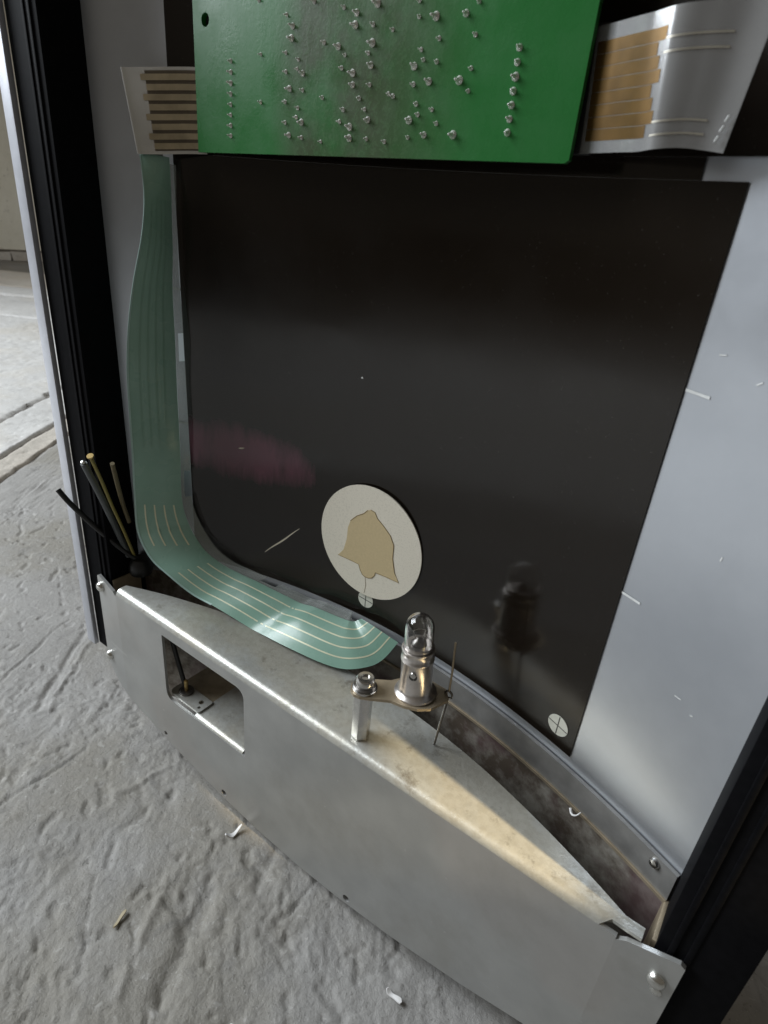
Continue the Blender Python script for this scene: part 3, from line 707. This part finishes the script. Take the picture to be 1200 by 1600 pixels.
bl = root('light_bulb', tuple(SB + AX * 12), 'small clear unlit glass bulb in the nickel lamp socket', 'light bulb')
cp = MB().lathe([(4.4, 0), (4.4, 6.0), (4.55, 6.2), (4.3, 6.6)], SB + AX * 11.2, AX, 28).build('bulb_cap', 'nickel_socket', bl, smooth=True)
b0 = SB + AX * 17.0
outp = [(4.05, .0), (4.25, 1.0), (4.3, 3), (4.3, 6.4)] + [(4.3 * math.cos(a_), 6.4 + 4.5 * math.sin(a_)) for a_ in np.linspace(.2, 1.5, 8)]
inp = [(3.75, .25), (3.9, 1.2), (3.92, 3), (3.92, 6.4)] + [(3.92 * math.cos(a_), 6.4 + 4.08 * math.sin(a_)) for a_ in np.linspace(.2, 1.5, 8)]
MB().lathe(outp + [(.02, 10.9), (.02, 10.48)] + inp[::-1] + [outp[0]], b0, AX, 32, caps=False).build('glass', 'bulb_glass', bl, smooth=True, angle=50)
MB().lathe([(2.6, 0), (2.3, 1.0), (1.2, 2.0), (.4, 2.6)], b0 + AX * .4, AX, 18).build('glass_stem', 'steel_dark', bl, smooth=True)
u_ = AX.orthogonal().normalized()
for s in (-1, 1):
    MB().tube([b0 + AX * 1.2 + u_ * s * .8, b0 + AX * 3.4 + u_ * s * 1.4, b0 + AX * 5.4 + u_ * s * 1.9], .16, 6).build('support_wire', 'steel', bl, smooth=True)
MB().tube([b0 + AX * (5.4 + .5 * math.sin(math.pi * t_)) + u_ * (1.9 - 3.8 * t_) for t_ in np.linspace(0, 1, 9)], .10, 5).build('filament', 'steel', bl, smooth=True)

# ------------------------------------------------------------------ loose wires at lower left
def wire(name, pts, r, mat, label, tip=None):
    o = root(name, pts[-1], label, 'wire')
    MB().tube(catmull(pts, 22), r, 10).build('sheath', mat, o, smooth=True)
    p = Vector(catmull(pts, 22)[0]); q = Vector(catmull(pts, 22)[1]); d = (p - q).normalized()
    if tip: MB().lathe([(r * .62, 0), (r * .62, .9), (r * .3, 1.1)], p + d * .02, d, 8).build('bare_end', tip, o, smooth=True)
    return o
wire('black_wire', [(-226.3, 105, -109.7), (-222, 107.5, -116), (-216, 114, -127.5), (-210, 122, -139.5), (-206, 127, -145)], 1.1, 'cable_black', 'cut black wire sticking out past the left-hand frame')
wire('grey_wire', [(-203.6, 105, -91.5), (-206, 109, -101), (-209, 114, -113.5), (-212.0, 119, -127), (-210.8, 122.5, -141)], 1.25, 'cable_grey', 'thick grey wire with a bare end beside the left-hand frame', 'screw_plated')
wire('yellow_wire', [(-199.0, 105.6, -88.4), (-203.0, 110.5, -100), (-207.0, 115.5, -113), (-208.8, 120, -126), (-209.0, 124, -141)], .62, 'cable_yellow', 'thin yellow wire with a flared tip behind the grey wire', 'brass')
MB().lathe([(.7, 0), (1.3, 1.2), (1.2, 1.6)], (-199.0, 105.6, -88.4), (.25, -.3, .8), 10).build('flared_tip', 'brass', [o for o in bpy.data.objects if o.name == 'yellow_wire'][0], smooth=True)
wire('tan_wire', [(-199.5, 113.5, -92.6), (-203.8, 117, -103), (-207.4, 120.5, -114.5), (-208.5, 123, -124)], .85, 'cable_tan', 'short tan wire nearest the green flat cable', None)
gm = MB()
gm.lathe([(4.6, 0), (5.0, 2), (4.6, 5), (3.2, 7), (1, 7.6)], (-207.6, 125.5, -149), n=18)
gm.build('wire_grommet', 'cable_black', base=(-207.6, 125.5, -149), label='black rubber grommet at the foot of the loose wires', cat='grommet', smooth=True)
MB().tube(catmull([(-176.5, 116.0, -157.0), (-174.3, 116.5, -168), (-171.4, 117.2, -181), (-170.2, 117.6, -186.4)], 14), .95, 8).build(
    'black_lead', 'cable_black', base=(-170, 117.5, -187), label='black lead ending at the brass bolt inside the cover window', cat='wire', smooth=True)

# ------------------------------------------------------------------ litter on the floor
def floor_z(x, y):
    u = DU[0] * x + DU[1] * y; v = DV[0] * x + DV[1] * y
    return float(floor_height(np.array([u]), np.array([v]))[0]) - 1.0 + FLOOR
def chip(name, x, y, l, w_, ang, mat, label, cat, hh=1.0, curl=.8, bend=.12):
    z = floor_z(x, y) + .5
    c_, s_ = math.cos(ang), math.sin(ang)
    G = []
    for t_ in np.linspace(-.5, .5, 7):
        row = []
        for e in (-.5, 0, .5):
            ww = w_ * (1 - (2 * t_) ** 4 * .6) * (1 + .25 * math.sin(5 * t_ + x))
            px, py = t_ * l, e * ww + bend * l * math.sin(4 * t_ + y)
            row.append((x + px * c_ - py * s_, y + px * s_ + py * c_, z + curl * (2 * t_) ** 2 + .25 * math.sin(7 * t_)))
        G.append(row)
    return MB().shell(G, hh).build(name, mat, base=(x, y, z), label=label, cat=cat, smooth=True)
chip('paint_chip', -45.2, 100.5, 6.0, 1.8, -.35, 'white_chip', 'white curled chip on the floor below the front plate', 'chip', .5)
chip('foil_shred', -128.5, 106.0, 7.5, 1.6, 1.2, 'white_chip', 'white shred tucked under the lower edge of the cover plate', 'shred', .5, 1.6)
chip('straw_bit', -133.0, 58.7, 6.2, 1.1, 1.9, 'straw', 'short straw-coloured splinter on the grey slab', 'splinter', .7, .2, .01)
chip('pale_crumb', -80, 62, 2.0, 1.6, .4, 'white_chip', 'tiny pale crumb on the slab near the bottom of the picture', 'crumb', .8, .1)
